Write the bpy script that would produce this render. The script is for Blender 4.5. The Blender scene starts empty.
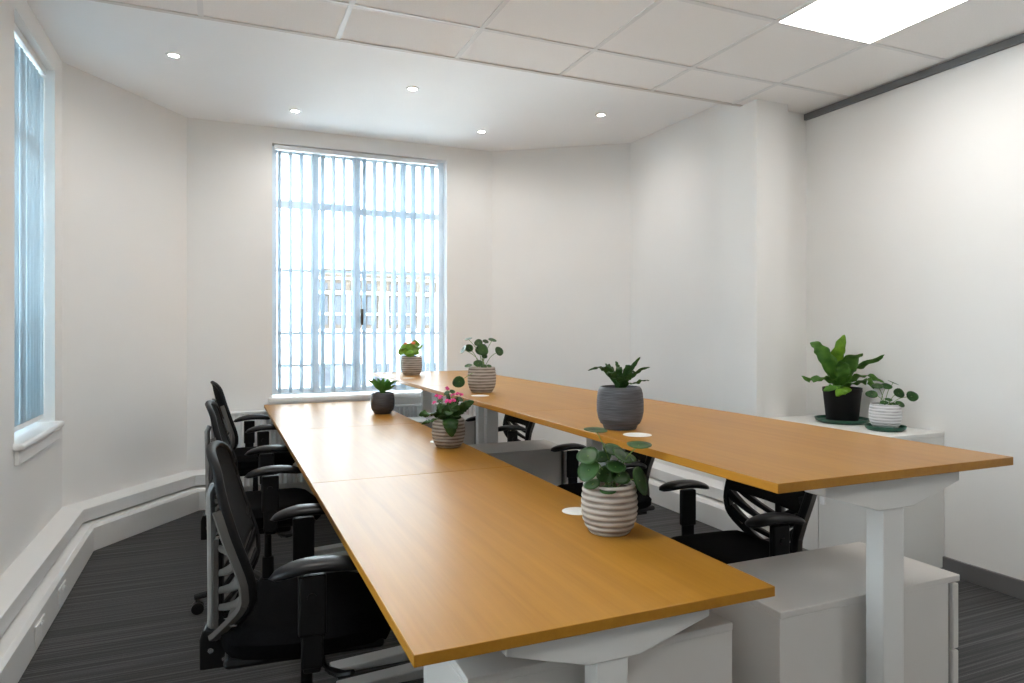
import bpy, bmesh, math, random
from mathutils import Vector, Matrix
random.seed(7)
C = bpy.context.scene.collection
PI = math.pi

# ------------------------------------------------------------------ materials
def new_mat(name):
    m = bpy.data.materials.new(name); m.use_nodes = True
    nt = m.node_tree
    return m, nt, nt.nodes, nt.links, nt.nodes['Principled BSDF']

def plain(name, col, rough=0.5, metal=0.0, spec=0.5, var=0.04, scale=6.0, bump=0.0, bscale=200.0, coat=0.0):
    m, nt, N, L, b = new_mat(name)
    tc = N.new('ShaderNodeTexCoord')
    nz = N.new('ShaderNodeTexNoise'); nz.inputs['Scale'].default_value = scale; nz.inputs['Detail'].default_value = 3
    L.new(tc.outputs['Object'], nz.inputs['Vector'])
    r = N.new('ShaderNodeValToRGB')
    r.color_ramp.elements[0].position = 0.3; r.color_ramp.elements[1].position = 0.7
    r.color_ramp.elements[0].color = tuple(c*(1-var) for c in col)+(1,)
    r.color_ramp.elements[1].color = tuple(min(1, c*(1+var)) for c in col)+(1,)
    L.new(nz.outputs['Fac'], r.inputs['Fac']); L.new(r.outputs['Color'], b.inputs['Base Color'])
    b.inputs['Roughness'].default_value = rough; b.inputs['Metallic'].default_value = metal
    b.inputs['Specular IOR Level'].default_value = spec
    if coat: b.inputs['Coat Weight'].default_value = coat
    if bump:
        n2 = N.new('ShaderNodeTexNoise'); n2.inputs['Scale'].default_value = bscale; n2.inputs['Detail'].default_value = 2
        L.new(tc.outputs['Object'], n2.inputs['Vector'])
        bp = N.new('ShaderNodeBump'); bp.inputs['Strength'].default_value = bump; bp.inputs['Distance'].default_value = 0.002
        L.new(n2.outputs['Fac'], bp.inputs['Height']); L.new(bp.outputs['Normal'], b.inputs['Normal'])
    return m

def wood_mat(name, hue=1.0):
    m, nt, N, L, b = new_mat(name)
    tc = N.new('ShaderNodeTexCoord')
    mp = N.new('ShaderNodeMapping'); mp.inputs['Scale'].default_value = (46, 1.6, 46)
    L.new(tc.outputs['Object'], mp.inputs['Vector'])
    n1 = N.new('ShaderNodeTexNoise'); n1.inputs['Scale'].default_value = 1.0; n1.inputs['Detail'].default_value = 6; n1.inputs['Roughness'].default_value = 0.65
    L.new(mp.outputs['Vector'], n1.inputs['Vector'])
    mp2 = N.new('ShaderNodeMapping'); mp2.inputs['Scale'].default_value = (7, 0.5, 7)
    L.new(tc.outputs['Object'], mp2.inputs['Vector'])
    n2 = N.new('ShaderNodeTexNoise'); n2.inputs['Scale'].default_value = 1.0; n2.inputs['Detail'].default_value = 3
    L.new(mp2.outputs['Vector'], n2.inputs['Vector'])
    mx = N.new('ShaderNodeMath'); mx.operation = 'MULTIPLY_ADD'; mx.inputs[1].default_value = 0.6
    L.new(n1.outputs['Fac'], mx.inputs[0])
    ml = N.new('ShaderNodeMath'); ml.operation = 'MULTIPLY'; ml.inputs[1].default_value = 0.4
    L.new(n2.outputs['Fac'], ml.inputs[0]); L.new(ml.outputs[0], mx.inputs[2])
    r = N.new('ShaderNodeValToRGB')
    r.color_ramp.elements[0].position = 0.3; r.color_ramp.elements[1].position = 0.7
    r.color_ramp.elements[0].color = (0.31*hue, 0.133*hue, 0.0135*hue, 1)
    r.color_ramp.elements[1].color = (0.42*hue, 0.196*hue, 0.025*hue, 1)
    L.new(mx.outputs[0], r.inputs['Fac']); L.new(r.outputs['Color'], b.inputs['Base Color'])
    b.inputs['Roughness'].default_value = 0.34
    b.inputs['Specular IOR Level'].default_value = 0.20
    bp = N.new('ShaderNodeBump'); bp.inputs['Strength'].default_value = 0.06; bp.inputs['Distance'].default_value = 0.001
    L.new(n1.outputs['Fac'], bp.inputs['Height']); L.new(bp.outputs['Normal'], b.inputs['Normal'])
    return m

def carpet_mat():
    m, nt, N, L, b = new_mat('striped_carpet')
    tc = N.new('ShaderNodeTexCoord')
    def noise(sc, detail, rough=0.5):
        mp = N.new('ShaderNodeMapping'); mp.inputs['Scale'].default_value = sc
        L.new(tc.outputs['Object'], mp.inputs['Vector'])
        n = N.new('ShaderNodeTexNoise'); n.inputs['Scale'].default_value = 1; n.inputs['Detail'].default_value = detail; n.inputs['Roughness'].default_value = rough
        L.new(mp.outputs['Vector'], n.inputs['Vector']); return n
    a = noise((0.5, 75, 1), 3, 0.7); f = noise((150, 300, 1), 2)
    mx = N.new('ShaderNodeMath'); mx.operation = 'MULTIPLY_ADD'; mx.inputs[1].default_value = 0.78
    ml = N.new('ShaderNodeMath'); ml.operation = 'MULTIPLY'; ml.inputs[1].default_value = 0.22
    L.new(a.outputs['Fac'], mx.inputs[0]); L.new(f.outputs['Fac'], ml.inputs[0]); L.new(ml.outputs[0], mx.inputs[2])
    r = N.new('ShaderNodeValToRGB')
    e = r.color_ramp.elements
    e[0].position = 0.40; e[0].color = (0.0075, 0.0075, 0.008, 1)
    e[1].position = 0.61; e[1].color = (0.082, 0.080, 0.081, 1)
    k = e.new(0.5); k.color = (0.027, 0.0265, 0.0278, 1)
    L.new(mx.outputs[0], r.inputs['Fac']); L.new(r.outputs['Color'], b.inputs['Base Color'])
    b.inputs['Roughness'].default_value = 0.85; b.inputs['Specular IOR Level'].default_value = 0.25
    b.inputs['Sheen Weight'].default_value = 0.15
    bp = N.new('ShaderNodeBump'); bp.inputs['Strength'].default_value = 0.35; bp.inputs['Distance'].default_value = 0.003
    L.new(mx.outputs[0], bp.inputs['Height']); L.new(bp.outputs['Normal'], b.inputs['Normal'])
    return m

def banded_mat(name, light, dark, freq=9.0/0.145, thr=0.0):
    m, nt, N, L, b = new_mat(name)
    tc = N.new('ShaderNodeTexCoord')
    sp = N.new('ShaderNodeSeparateXYZ'); L.new(tc.outputs['Object'], sp.inputs[0])
    mp = N.new('ShaderNodeMapping'); mp.inputs['Scale'].default_value = (16, 16, 55)
    L.new(tc.outputs['Object'], mp.inputs['Vector'])
    nz = N.new('ShaderNodeTexNoise'); nz.inputs['Scale'].default_value = 1; nz.inputs['Detail'].default_value = 5; nz.inputs['Roughness'].default_value = 0.6
    L.new(mp.outputs['Vector'], nz.inputs['Vector'])
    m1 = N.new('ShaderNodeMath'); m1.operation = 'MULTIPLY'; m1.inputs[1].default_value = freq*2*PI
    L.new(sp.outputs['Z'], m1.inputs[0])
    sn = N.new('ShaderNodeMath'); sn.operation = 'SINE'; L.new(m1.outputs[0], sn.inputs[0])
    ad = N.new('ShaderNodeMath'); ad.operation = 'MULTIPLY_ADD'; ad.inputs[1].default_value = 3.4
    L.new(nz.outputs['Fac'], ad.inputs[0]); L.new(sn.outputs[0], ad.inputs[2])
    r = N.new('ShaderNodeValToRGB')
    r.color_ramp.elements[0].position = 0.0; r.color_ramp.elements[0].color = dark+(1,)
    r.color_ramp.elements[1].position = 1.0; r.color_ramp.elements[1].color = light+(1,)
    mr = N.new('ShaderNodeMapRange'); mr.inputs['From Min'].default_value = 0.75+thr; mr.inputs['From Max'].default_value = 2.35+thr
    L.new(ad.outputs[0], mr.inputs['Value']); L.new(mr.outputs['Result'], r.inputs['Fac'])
    L.new(r.outputs['Color'], b.inputs['Base Color'])
    b.inputs['Roughness'].default_value = 0.8; b.inputs['Specular IOR Level'].default_value = 0.25
    bp = N.new('ShaderNodeBump'); bp.inputs['Strength'].default_value = 0.5; bp.inputs['Distance'].default_value = 0.002
    L.new(nz.outputs['Fac'], bp.inputs['Height']); L.new(bp.outputs['Normal'], b.inputs['Normal'])
    return m

def ribbed_grey():
    m, nt, N, L, b = new_mat('grey_stoneware')
    tc = N.new('ShaderNodeTexCoord')
    mp = N.new('ShaderNodeMapping'); mp.inputs['Scale'].default_value = (14, 14, 420)
    L.new(tc.outputs['Object'], mp.inputs['Vector'])
    nz = N.new('ShaderNodeTexNoise'); nz.inputs['Scale'].default_value = 1; nz.inputs['Detail'].default_value = 4
    L.new(mp.outputs['Vector'], nz.inputs['Vector'])
    r = N.new('ShaderNodeValToRGB')
    r.color_ramp.elements[0].position = 0.35; r.color_ramp.elements[0].color = (0.034, 0.036, 0.043, 1)
    r.color_ramp.elements[1].position = 0.7; r.color_ramp.elements[1].color = (0.115, 0.118, 0.132, 1)
    L.new(nz.outputs['Fac'], r.inputs['Fac']); L.new(r.outputs['Color'], b.inputs['Base Color'])
    b.inputs['Roughness'].default_value = 0.6
    bp = N.new('ShaderNodeBump'); bp.inputs['Strength'].default_value = 0.5; bp.inputs['Distance'].default_value = 0.001
    L.new(nz.outputs['Fac'], bp.inputs['Height']); L.new(bp.outputs['Normal'], b.inputs['Normal'])
    return m

def leaf_mat(name, c0, c1, rough=0.38, scale=22.0):
    m, nt, N, L, b = new_mat(name)
    tc = N.new('ShaderNodeTexCoord')
    nz = N.new('ShaderNodeTexNoise'); nz.inputs['Scale'].default_value = scale; nz.inputs['Detail'].default_value = 2
    L.new(tc.outputs['Object'], nz.inputs['Vector'])
    r = N.new('ShaderNodeValToRGB')
    r.color_ramp.elements[0].position = 0.32; r.color_ramp.elements[0].color = c0+(1,)
    r.color_ramp.elements[1].position = 0.68; r.color_ramp.elements[1].color = c1+(1,)
    L.new(nz.outputs['Fac'], r.inputs['Fac']); L.new(r.outputs['Color'], b.inputs['Base Color'])
    b.inputs['Roughness'].default_value = rough
    b.inputs['Specular IOR Level'].default_value = 0.4
    tr = N.new('ShaderNodeBsdfTranslucent'); L.new(r.outputs['Color'], tr.inputs['Color'])
    mx = N.new('ShaderNodeMixShader'); mx.inputs[0].default_value = 0.3
    L.new(b.outputs[0], mx.inputs[1]); L.new(tr.outputs[0], mx.inputs[2])
    L.new(mx.outputs[0], N['Material Output'].inputs['Surface'])
    return m

def emit(name, col, s):
    m, nt, N, L, b = new_mat(name)
    b.inputs['Base Color'].default_value = (0.9, 0.9, 0.9, 1)
    b.inputs['Emission Color'].default_value = col+(1,); b.inputs['Emission Strength'].default_value = s
    return m

def vane_mat(name, col, trans):
    m, nt, N, L, b = new_mat(name)
    tc = N.new('ShaderNodeTexCoord')
    mp = N.new('ShaderNodeMapping'); mp.inputs['Scale'].default_value = (60, 60, 500)
    L.new(tc.outputs['Object'], mp.inputs['Vector'])
    nz = N.new('ShaderNodeTexNoise'); nz.inputs['Scale'].default_value = 1
    L.new(mp.outputs['Vector'], nz.inputs['Vector'])
    r = N.new('ShaderNodeValToRGB')
    r.color_ramp.elements[0].color = tuple(c*0.95 for c in col)+(1,); r.color_ramp.elements[1].color = col+(1,)
    L.new(nz.outputs['Fac'], r.inputs['Fac'])
    L.new(r.outputs['Color'], b.inputs['Base Color']); b.inputs['Roughness'].default_value = 0.8
    tr = N.new('ShaderNodeBsdfTranslucent'); L.new(r.outputs['Color'], tr.inputs['Color'])
    mx = N.new('ShaderNodeMixShader'); mx.inputs[0].default_value = trans
    L.new(b.outputs[0], mx.inputs[1]); L.new(tr.outputs[0], mx.inputs[2])
    L.new(mx.outputs[0], N['Material Output'].inputs['Surface'])
    return m

def glass_mat():
    m, nt, N, L, b = new_mat('window_glass')
    N.remove(b)
    t = N.new('ShaderNodeBsdfTransparent'); t.inputs['Color'].default_value = (0.93, 0.965, 0.97, 1)
    g = N.new('ShaderNodeBsdfGlossy'); g.inputs['Roughness'].default_value = 0.02
    fr = N.new('ShaderNodeFresnel'); fr.inputs['IOR'].default_value = 1.45
    mx = N.new('ShaderNodeMixShader')
    L.new(fr.outputs[0], mx.inputs[0]); L.new(t.outputs[0], mx.inputs[1]); L.new(g.outputs[0], mx.inputs[2])
    L.new(mx.outputs[0], N['Material Output'].inputs['Surface'])
    return m

M = {}
M['wall'] = plain('wall_paint', (0.84, 0.826, 0.805), 0.85, spec=0.2, var=0.012, scale=2.0, bump=0.08, bscale=260)
M['ceil'] = plain('bay_ceiling_paint', (0.92, 0.92, 0.92), 0.9, spec=0.2, var=0.01, scale=2.0)
M['tile'] = plain('mineral_ceiling_tile', (0.90, 0.88, 0.865), 0.95, spec=0.1, var=0.03, scale=190.0, bump=0.2, bscale=420)
M['tbar'] = plain('ceiling_grid_bar', (0.78, 0.77, 0.765), 0.5, var=0.01)
M['edge'] = plain('ceiling_edge_trim', (0.72, 0.69, 0.66), 0.6, var=0.02)
M['greytrim'] = plain('grey_painted_trim', (0.15, 0.15, 0.155), 0.5, var=0.03)
M['carpet'] = carpet_mat()
M['trunk'] = plain('white_trunking', (0.78, 0.775, 0.76), 0.42, var=0.015, scale=3)
M['gloss'] = plain('white_gloss_paint', (0.82, 0.83, 0.83), 0.3, var=0.015, scale=3)
M['wood'] = wood_mat('oak_laminate')
M['white_steel'] = plain('white_powder_coat', (0.66, 0.645, 0.625), 0.42, var=0.015, scale=4)
M['cabinet'] = plain('white_cabinet_steel', (0.72, 0.715, 0.695), 0.45, var=0.015, scale=3)
M['ped'] = plain('off_white_drawer_steel', (0.58, 0.55, 0.52), 0.45, var=0.015, scale=3)
M['gap'] = plain('drawer_shadow_recess', (0.25, 0.24, 0.22), 0.6)
M['black'] = plain('black_plastic', (0.0065, 0.0065, 0.007), 0.45, spec=0.2, var=0.1, scale=30)
M['rim'] = plain('black_rim_plastic', (0.006, 0.006, 0.0065), 0.55, spec=0.15, var=0.1, scale=30)
M['pad'] = plain('black_arm_pad_rubber', (0.0065, 0.0065, 0.0075), 0.36, spec=0.24, var=0.1, scale=30)
M['fabric'] = plain('black_seat_fabric', (0.0045, 0.0045, 0.005), 0.95, spec=0.03, var=0.25, scale=160, bump=0.4, bscale=500)
M['mesh'] = plain('black_back_mesh', (0.007, 0.0068, 0.0065), 0.95, spec=0.1, var=0.5, scale=260, bump=0.5, bscale=600)
M['shell'] = plain('grey_back_shell_plastic', (0.085, 0.08, 0.074), 0.5, var=0.05, scale=20)
M['silver'] = plain('silver_metal_bar', (0.33, 0.33, 0.33), 0.35, metal=0.7, var=0.03)
M['chrome'] = plain('steel_bolt', (0.65, 0.66, 0.68), 0.25, metal=1.0)
M['caster'] = plain('black_caster_nylon', (0.007, 0.007, 0.0075), 0.38, spec=0.35, var=0.1, scale=40)
M['grommet'] = plain('white_cable_cover_plastic', (0.78, 0.77, 0.74), 0.5, var=0.02)
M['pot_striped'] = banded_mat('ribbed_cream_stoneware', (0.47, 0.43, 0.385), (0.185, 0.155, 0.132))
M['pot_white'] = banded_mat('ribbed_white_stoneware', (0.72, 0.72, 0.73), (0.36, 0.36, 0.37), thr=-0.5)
M['pot_grey'] = ribbed_grey()
M['pot_black'] = plain('black_nursery_pot_plastic', (0.007, 0.007, 0.008), 0.5, spec=0.2, var=0.1)
M['saucer'] = plain('dark_green_saucer_plastic', (0.010, 0.075, 0.042), 0.35, var=0.1)
M['soil'] = plain('dark_potting_soil', (0.045, 0.033, 0.022), 1.0, spec=0.1, var=0.6, scale=160, bump=1.0, bscale=180)
M['leaf_dark'] = leaf_mat('dark_green_leaf', (0.016, 0.058, 0.013), (0.048, 0.130, 0.026))
M['leaf_mid'] = leaf_mat('mid_green_leaf', (0.050, 0.150, 0.018), (0.110, 0.270, 0.035))
M['leaf_bright'] = leaf_mat('bright_green_leaf', (0.110, 0.260, 0.018), (0.240, 0.450, 0.035))
M['leaf_deep'] = leaf_mat('deep_green_leaf', (0.014, 0.060, 0.014), (0.040, 0.125, 0.022))
M['leaf_fresh'] = leaf_mat('fresh_green_leaf', (0.06, 0.20, 0.03), (0.13, 0.36, 0.06))
M['stem'] = leaf_mat('pale_green_stem', (0.13, 0.24, 0.05), (0.22, 0.34, 0.09))
M['pink'] = plain('pink_petals', (0.72, 0.06, 0.25), 0.6, var=0.35, scale=70)
M['orange'] = plain('orange_petals', (0.80, 0.22, 0.08), 0.6, var=0.3, scale=60)
M['panel'] = emit('led_panel_diffuser', (1.0, 0.955, 0.905), 4.6)
M['spot'] = emit('downlight_lens', (1.0, 0.95, 0.88), 30.0)
M['vane'] = vane_mat('blind_fabric', (0.70, 0.80, 0.875), 0.38)
M['vane_shut'] = vane_mat('closed_blind_fabric', (0.68, 0.76, 0.80), 0.55)
M['glass'] = glass_mat()
M['frame'] = plain('painted_steel_window', (0.80, 0.88, 0.95), 0.45, var=0.02)
M['render'] = plain('white_rendered_facade', (0.82, 0.82, 0.81), 0.9, var=0.04, scale=1.0)
M['stone'] = plain('tan_brick_facade', (0.068, 0.052, 0.040), 0.9, var=0.25, scale=2.5)
M['bounce'] = plain('white_bounce_coating', (0.88, 0.88, 0.87), 0.9, var=0.02, scale=1.0)
M['farglass'] = plain('far_window_glass', (0.014, 0.020, 0.030), 0.4, var=0.3, scale=2.0)
M['asphalt'] = plain('street_paving', (0.42, 0.42, 0.41), 0.9, var=0.1)

# ------------------------------------------------------------------ mesh helpers
def box(bm, x0, x1, y0, y1, z0, z1):
    v = [bm.verts.new(p) for p in ((x0,y0,z0),(x1,y0,z0),(x1,y1,z0),(x0,y1,z0),(x0,y0,z1),(x1,y0,z1),(x1,y1,z1),(x0,y1,z1))]
    for f in ((0,3,2,1),(4,5,6,7),(0,1,5,4),(1,2,6,5),(2,3,7,6),(3,0,4,7)): bm.faces.new([v[i] for i in f])

def prism(bm, poly, axis, a, b):
    """extrude a 2-D polygon along an axis ('x': poly=(y,z), 'y': poly=(x,z), 'z': poly=(x,y))"""
    def P(u, w, t):
        return {'x': (t,u,w), 'y': (u,t,w), 'z': (u,w,t)}[axis]
    A = [bm.verts.new(P(u,w,a)) for u,w in poly]; B = [bm.verts.new(P(u,w,b)) for u,w in poly]
    n = len(poly)
    bm.faces.new(A); bm.faces.new(B[::-1])
    for i in range(n):
        bm.faces.new((A[i], B[i], B[(i+1)%n], A[(i+1)%n]))

def tube(bm, pts, r, n=8, flat=1.0, closed=False, up=None):
    pts = [Vector(p) for p in pts]; k = len(pts)
    rr = r if isinstance(r, (list, tuple)) else [r]*k
    rings = []; prev = None
    for i, p in enumerate(pts):
        if closed: t = pts[(i+1)%k]-pts[i-1]
        else: t = pts[min(i+1,k-1)]-pts[max(i-1,0)]
        if t.length < 1e-9: t = Vector((0,0,1))
        t.normalize()
        if up is not None:
            u = Vector(up) - t*Vector(up).dot(t)
        elif prev is None:
            a = Vector((0,0,1)) if abs(t.z) < 0.9 else Vector((1,0,0))
            u = a - t*a.dot(t)
        else:
            u = prev - t*prev.dot(t)
        if u.length < 1e-6: u = t.orthogonal()
        u.normalize(); prev = u; w = t.cross(u)
        rings.append([bm.verts.new(p + (u*math.cos(2*PI*j/n)*flat + w*math.sin(2*PI*j/n))*rr[i]) for j in range(n)])
    for i in range(k if closed else k-1):
        A, B = rings[i], rings[(i+1)%k]
        for j in range(n):
            bm.faces.new((A[j], A[(j+1)%n], B[(j+1)%n], B[j]))
    if not closed:
        bm.faces.new(rings[0][::-1]); bm.faces.new(rings[-1])

def lathe(bm, prof, n=40, cx=0, cy=0):
    rings = []
    for r, z in prof:
        if r < 1e-6: rings.append([bm.verts.new((cx, cy, z))])
        else: rings.append([bm.verts.new((cx+r*math.cos(2*PI*j/n), cy+r*math.sin(2*PI*j/n), z)) for j in range(n)])
    for A, B in zip(rings, rings[1:]):
        for j in range(n):
            k = (j+1) % n
            if len(A) == 1 and len(B) == 1: continue
            if len(A) == 1: bm.faces.new((A[0], B[k], B[j]))
            elif len(B) == 1: bm.faces.new((A[j], A[k], B[0]))
            else: bm.faces.new((A[j], A[k], B[k], B[j]))

def grid(bm, rows):
    V = [[bm.verts.new(p) for p in row] for row in rows]
    for a, b in zip(V, V[1:]):
        for i in range(len(a)-1): bm.faces.new((a[i], a[i+1], b[i+1], b[i]))

def catmull(P, sub=6, closed=False):
    P = [Vector(p) for p in P]; n = len(P); out = []
    segs = n if closed else n-1
    for i in range(segs):
        g = lambda k: P[k % n] if closed else P[max(0, min(n-1, k))]
        p0, p1, p2, p3 = g(i-1), g(i), g(i+1), g(i+2)
        for s in range(sub):
            t = s/sub
            out.append(0.5*((2*p1) + (p2-p0)*t + (2*p0-5*p1+4*p2-p3)*t*t + (3*p1-p0-3*p2+p3)*t**3))
    if not closed: out.append(P[-1])
    return out

def interp(tab, x):
    if x <= tab[0][0]: return tab[0][1]
    for (a, b), (c, d) in zip(tab, tab[1:]):
        if x <= c:
            t = (x-a)/(c-a); return b + (d-b)*t
    return tab[-1][1]

def obj(name, bm, mat, parent=None, bevel=0.0, smooth=35, seg=2, sub=0, solid=0.0, loc=None):
    bmesh.ops.recalc_face_normals(bm, faces=bm.faces[:])
    me = bpy.data.meshes.new(name); bm.to_mesh(me); bm.free()
    me.materials.append(mat)
    if smooth:
        me.polygons.foreach_set('use_smooth', [True]*len(me.polygons))
        me.set_sharp_from_angle(angle=math.radians(smooth))
    o = bpy.data.objects.new(name, me); C.objects.link(o)
    if parent is not None: o.parent = parent
    if loc: o.location = loc
    if solid:
        s = o.modifiers.new('solid', 'SOLIDIFY'); s.thickness = solid; s.offset = 0
    if bevel:
        b = o.modifiers.new('bevel', 'BEVEL'); b.width = bevel; b.segments = seg; b.limit_method = 'ANGLE'; b.angle_limit = math.radians(40)
        b.harden_normals = False
    if sub:
        s = o.modifiers.new('sub', 'SUBSURF'); s.levels = sub; s.render_levels = sub
    return o

def bobj(name, boxes, mat, parent=None, **k):
    bm = bmesh.new()
    for b in boxes: box(bm, *b)
    return obj(name, bm, mat, parent, **k)

def thing(name, label, cat, loc=(0,0,0), rz=0.0, group=None):
    o = bpy.data.objects.new(name, None); C.objects.link(o)
    o.empty_display_size = 0.1
    o.location = loc; o.rotation_euler = (0, 0, rz)
    o['label'] = label; o['category'] = cat
    if group: o['group'] = group
    return o

def tag(o, label, cat, group=None):
    o['label'] = label; o['category'] = cat
    if group: o['group'] = group
    return o

def struct(o):
    o['kind'] = 'structure'; return o

def kids(o): return [c for c in bpy.data.objects if c.parent is o]

def dup(root, loc, rz, label, kidmap=None):
    r = root.copy(); C.objects.link(r); r.location = loc; r.rotation_euler = (0, 0, rz); r['label'] = label
    for ch in kids(root):
        c = ch.copy(); C.objects.link(c); c.parent = r
        if kidmap: kidmap(c)
        for g in kids(ch):
            d = g.copy(); C.objects.link(d); d.parent = c
    return r

# ------------------------------------------------------------------ room constants
XL, XR = -0.84, 3.53           # left wall, right wall
YW = 5.52                      # window wall
ZT, ZB = 2.70, 2.84            # tile ceiling, bay ceiling
YE = 3.38                     # where the tiled ceiling stops
YR = -3.2                      # wall behind the camera
PL = (XL, 4.66); PA = (-0.222, YW); PB = (2.171, YW); PC = (3.13, 4.82); PD = (3.15, 3.55)

# floor
bm = bmesh.new(); box(bm, XL-0.3, XR+0.3, YR-0.2, YW+0.3, -0.1, 0.0)
struct(obj('floor', bm, M['carpet'], smooth=0))

# walls ------------------------------------------------------------
def wallseg(name, a, b, z0=0.0, z1=2.95, th=0.25):
    """a vertical slab from a to b whose room face is the line a-b; thickness to the left of a->b"""
    a, b = Vector(a), Vector(b); d = (b-a).normalized(); nrm = Vector((d.y, -d.x))*th
    bm = bmesh.new(); prism(bm, [tuple(a), tuple(b), tuple(b+nrm), tuple(a+nrm)], 'z', z0, z1)
    return struct(obj(name, bm, M['wall'], smooth=0))

# left wall with its window opening (Y 3.64..4.47, z 0.78..2.71)
LY0, LY1, WZ0, WZ1 = 3.66, 4.47, 0.78, 2.72
LWIN = [(LY0, LY1), (1.24, 2.24), (-1.0, 0.0)]   # window in view, then unseen ones added to brighten the room
bm = bmesh.new(); T = 0.28
prev = PL[1]+0.02
for y0, y1 in LWIN:
    box(bm, XL-T, XL, y1, prev, 0, 2.95); box(bm, XL-T, XL, y0, y1, 0, WZ0-0.02); box(bm, XL-T, XL, y0, y1, WZ1, 2.95); prev = y0
box(bm, XL-T, XL, YR-0.2, prev, 0, 2.95)
struct(obj('wall_left', bm, M['wall'], smooth=0))
wallseg('wall_left_corner', PA, PL)
# window wall (X 0.37..1.76)
WX0, WX1 = 0.367, 1.762
bm = bmesh.new()
for x0, x1, z0, z1 in ((PA[0]-0.02, WX0, 0, 2.95), (WX1, PB[0]+0.02, 0, 2.95), (WX0, WX1, 0, WZ0-0.01), (WX0, WX1, WZ1, 2.95)):
    box(bm, x0, x1, YW, YW+T, z0, z1)
struct(obj('wall_window', bm, M['wall'], smooth=0))
wallseg('wall_right_corner', PC, PB)
wallseg('wall_right_bay', PD, PC)
bm = bmesh.new(); box(bm, 3.02, 3.272, 3.255, 3.56, 0, 2.95); struct(obj('wall_column', bm, M['wall'], smooth=0))
bm = bmesh.new(); box(bm, 3.26, XR+0.3, 3.355, 3.56, 0, 2.95); struct(obj('wall_recess', bm, M['wall'], smooth=0))
bm = bmesh.new(); box(bm, XR, XR+0.25, YR-0.2, 3.36, 0, 2.95); struct(obj('wall_right', bm, M['wall'], smooth=0))
bm = bmesh.new(); box(bm, XL-0.2, XR+0.2, YR-0.25, YR, 0, 2.95); struct(obj('wall_rear', bm, M['wall'], smooth=0))

# ceilings -----------------------------------------------------------
PANELS = [(2.34, 1.80), (-0.08, 1.80), (2.34, -1.225), (-0.08, -1.225)]  # first panel is in view; the others are unseen, added for room light
P6 = 0.605
gx = [2.945 - P6*k for k in range(7)]
gy = [3.005 - P6*k for k in range(11)]
bm = bmesh.new(); box(bm, XL-0.2, XR+0.2, YR-0.2, YE, ZT, ZT+0.05)
struct(obj('ceiling', bm, M['tile'], smooth=0))
bm = bmesh.new()
for x in gx: box(bm, x-0.012, x+0.012, YR, YE-0.002, ZT-0.004, ZT+0.001)
for y in gy: box(bm, XL, XR, y-0.012, y+0.012, ZT-0.0045, ZT+0.001)
struct(obj('trim_1', bm, M['tbar'], smooth=0))
bm = bmesh.new(); box(bm, XL, 3.02, YE-0.004, YE+0.018, ZT-0.006, ZB)
struct(obj('trim_2', bm, M['edge'], smooth=0))
bm = bmesh.new(); box(bm, XL-0.3, XR+0.3, YE-0.1, YW+0.3, ZB, ZB+0.1)
struct(obj('ceiling_bay', bm, M['ceil'], smooth=0))
bm = bmesh.new(); box(bm, XR-0.022, XR, YR, 3.355, ZT-0.044, ZT-0.004)
struct(obj('trim_3', bm, M['greytrim'], bevel=0.002))
bm = bmesh.new(); box(bm, XR-0.018, XR, YR, 3.26, 0, 0.088); struct(obj('baseboard_right', bm, M['greytrim'], bevel=0.003))

# skirting ledge and dado trunking that follow the outer walls ---------
def offset_path(path, d):
    P = [Vector(p) for p in path]; out = []
    for i, p in enumerate(P):
        ns = []
        if i > 0: t = (P[i]-P[i-1]).normalized(); ns.append(Vector((t.y, -t.x)))
        if i < len(P)-1: t = (P[i+1]-P[i]).normalized(); ns.append(Vector((t.y, -t.x)))
        if len(ns) == 1: out.append(p+ns[0]*d)
        else:
            m = (ns[0]+ns[1]); m = m/m.length; out.append(p + m*d/max(0.3, m.dot(ns[0])))
    return out

def sweep_profile(name, path, prof, mat):
    bm = bmesh.new(); rows = [offset_path(path, d) for d, z in prof]; n = len(path)
    V = [[bm.verts.new((rows[j][i].x, rows[j][i].y, prof[j][1])) for j in range(len(prof))] for i in range(n)]
    k = len(prof)
    for i in range(n-1):
        for j in range(k): bm.faces.new((V[i][j], V[i+1][j], V[i+1][(j+1)%k], V[i][(j+1)%k]))
    bm.faces.new(V[0]); bm.faces.new(V[-1][::-1])
    return struct(obj(name, bm, mat, smooth=0, bevel=0.003))

LEDGE = [(0.0, 0.165), (0.105, 0.165), (0.112, 0.172), (0.112, 0.243), (0.0, 0.262)]
TRUNK = [(0.0, 0.0), (0.165, 0.0), (0.165, 0.135), (0.150, 0.153), (0.0, 0.153)]
pathL = [(XL, YR), PL, PA, (PA[0]+0.16, YW)]
pathR = [(PB[0]-0.16, YW), PB, PC, (3.125, 3.27)]
sweep_profile('trim_4', pathL, LEDGE, M['trunk']); sweep_profile('baseboard_left', pathL, TRUNK, M['trunk'])
sweep_profile('trim_5', pathR, LEDGE, M['trunk']); sweep_profile('baseboard_back', pathR, TRUNK, M['trunk'])

# power sockets on the left trunking
for k, (y, lab) in enumerate(((3.30, 'white twin socket plate on the left trunking, the one nearer the camera'),
                              (3.72, 'white twin socket plate on the left trunking, the one nearer the corner'))):
    t = thing('power_socket', lab, 'socket', (XL+0.165, y, 0.065), 0, 'twin sockets on the left trunking')
    bobj('face_plate', [(0, 0.008, -0.073, 0.073, -0.043, 0.043)], M['trunk'], t, bevel=0.003)
    for s in (-1, 1):
        bobj('outlet', [(0.007, 0.0095, s*0.036-0.022, s*0.036+0.022, -0.03, 0.02)], M['trunk'], t, bevel=0.001)
        bobj('rocker_switch', [(0.007, 0.013, s*0.012-0.006, s*0.012+0.006, 0.022, 0.036)], M['gloss'], t, bevel=0.001)

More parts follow.
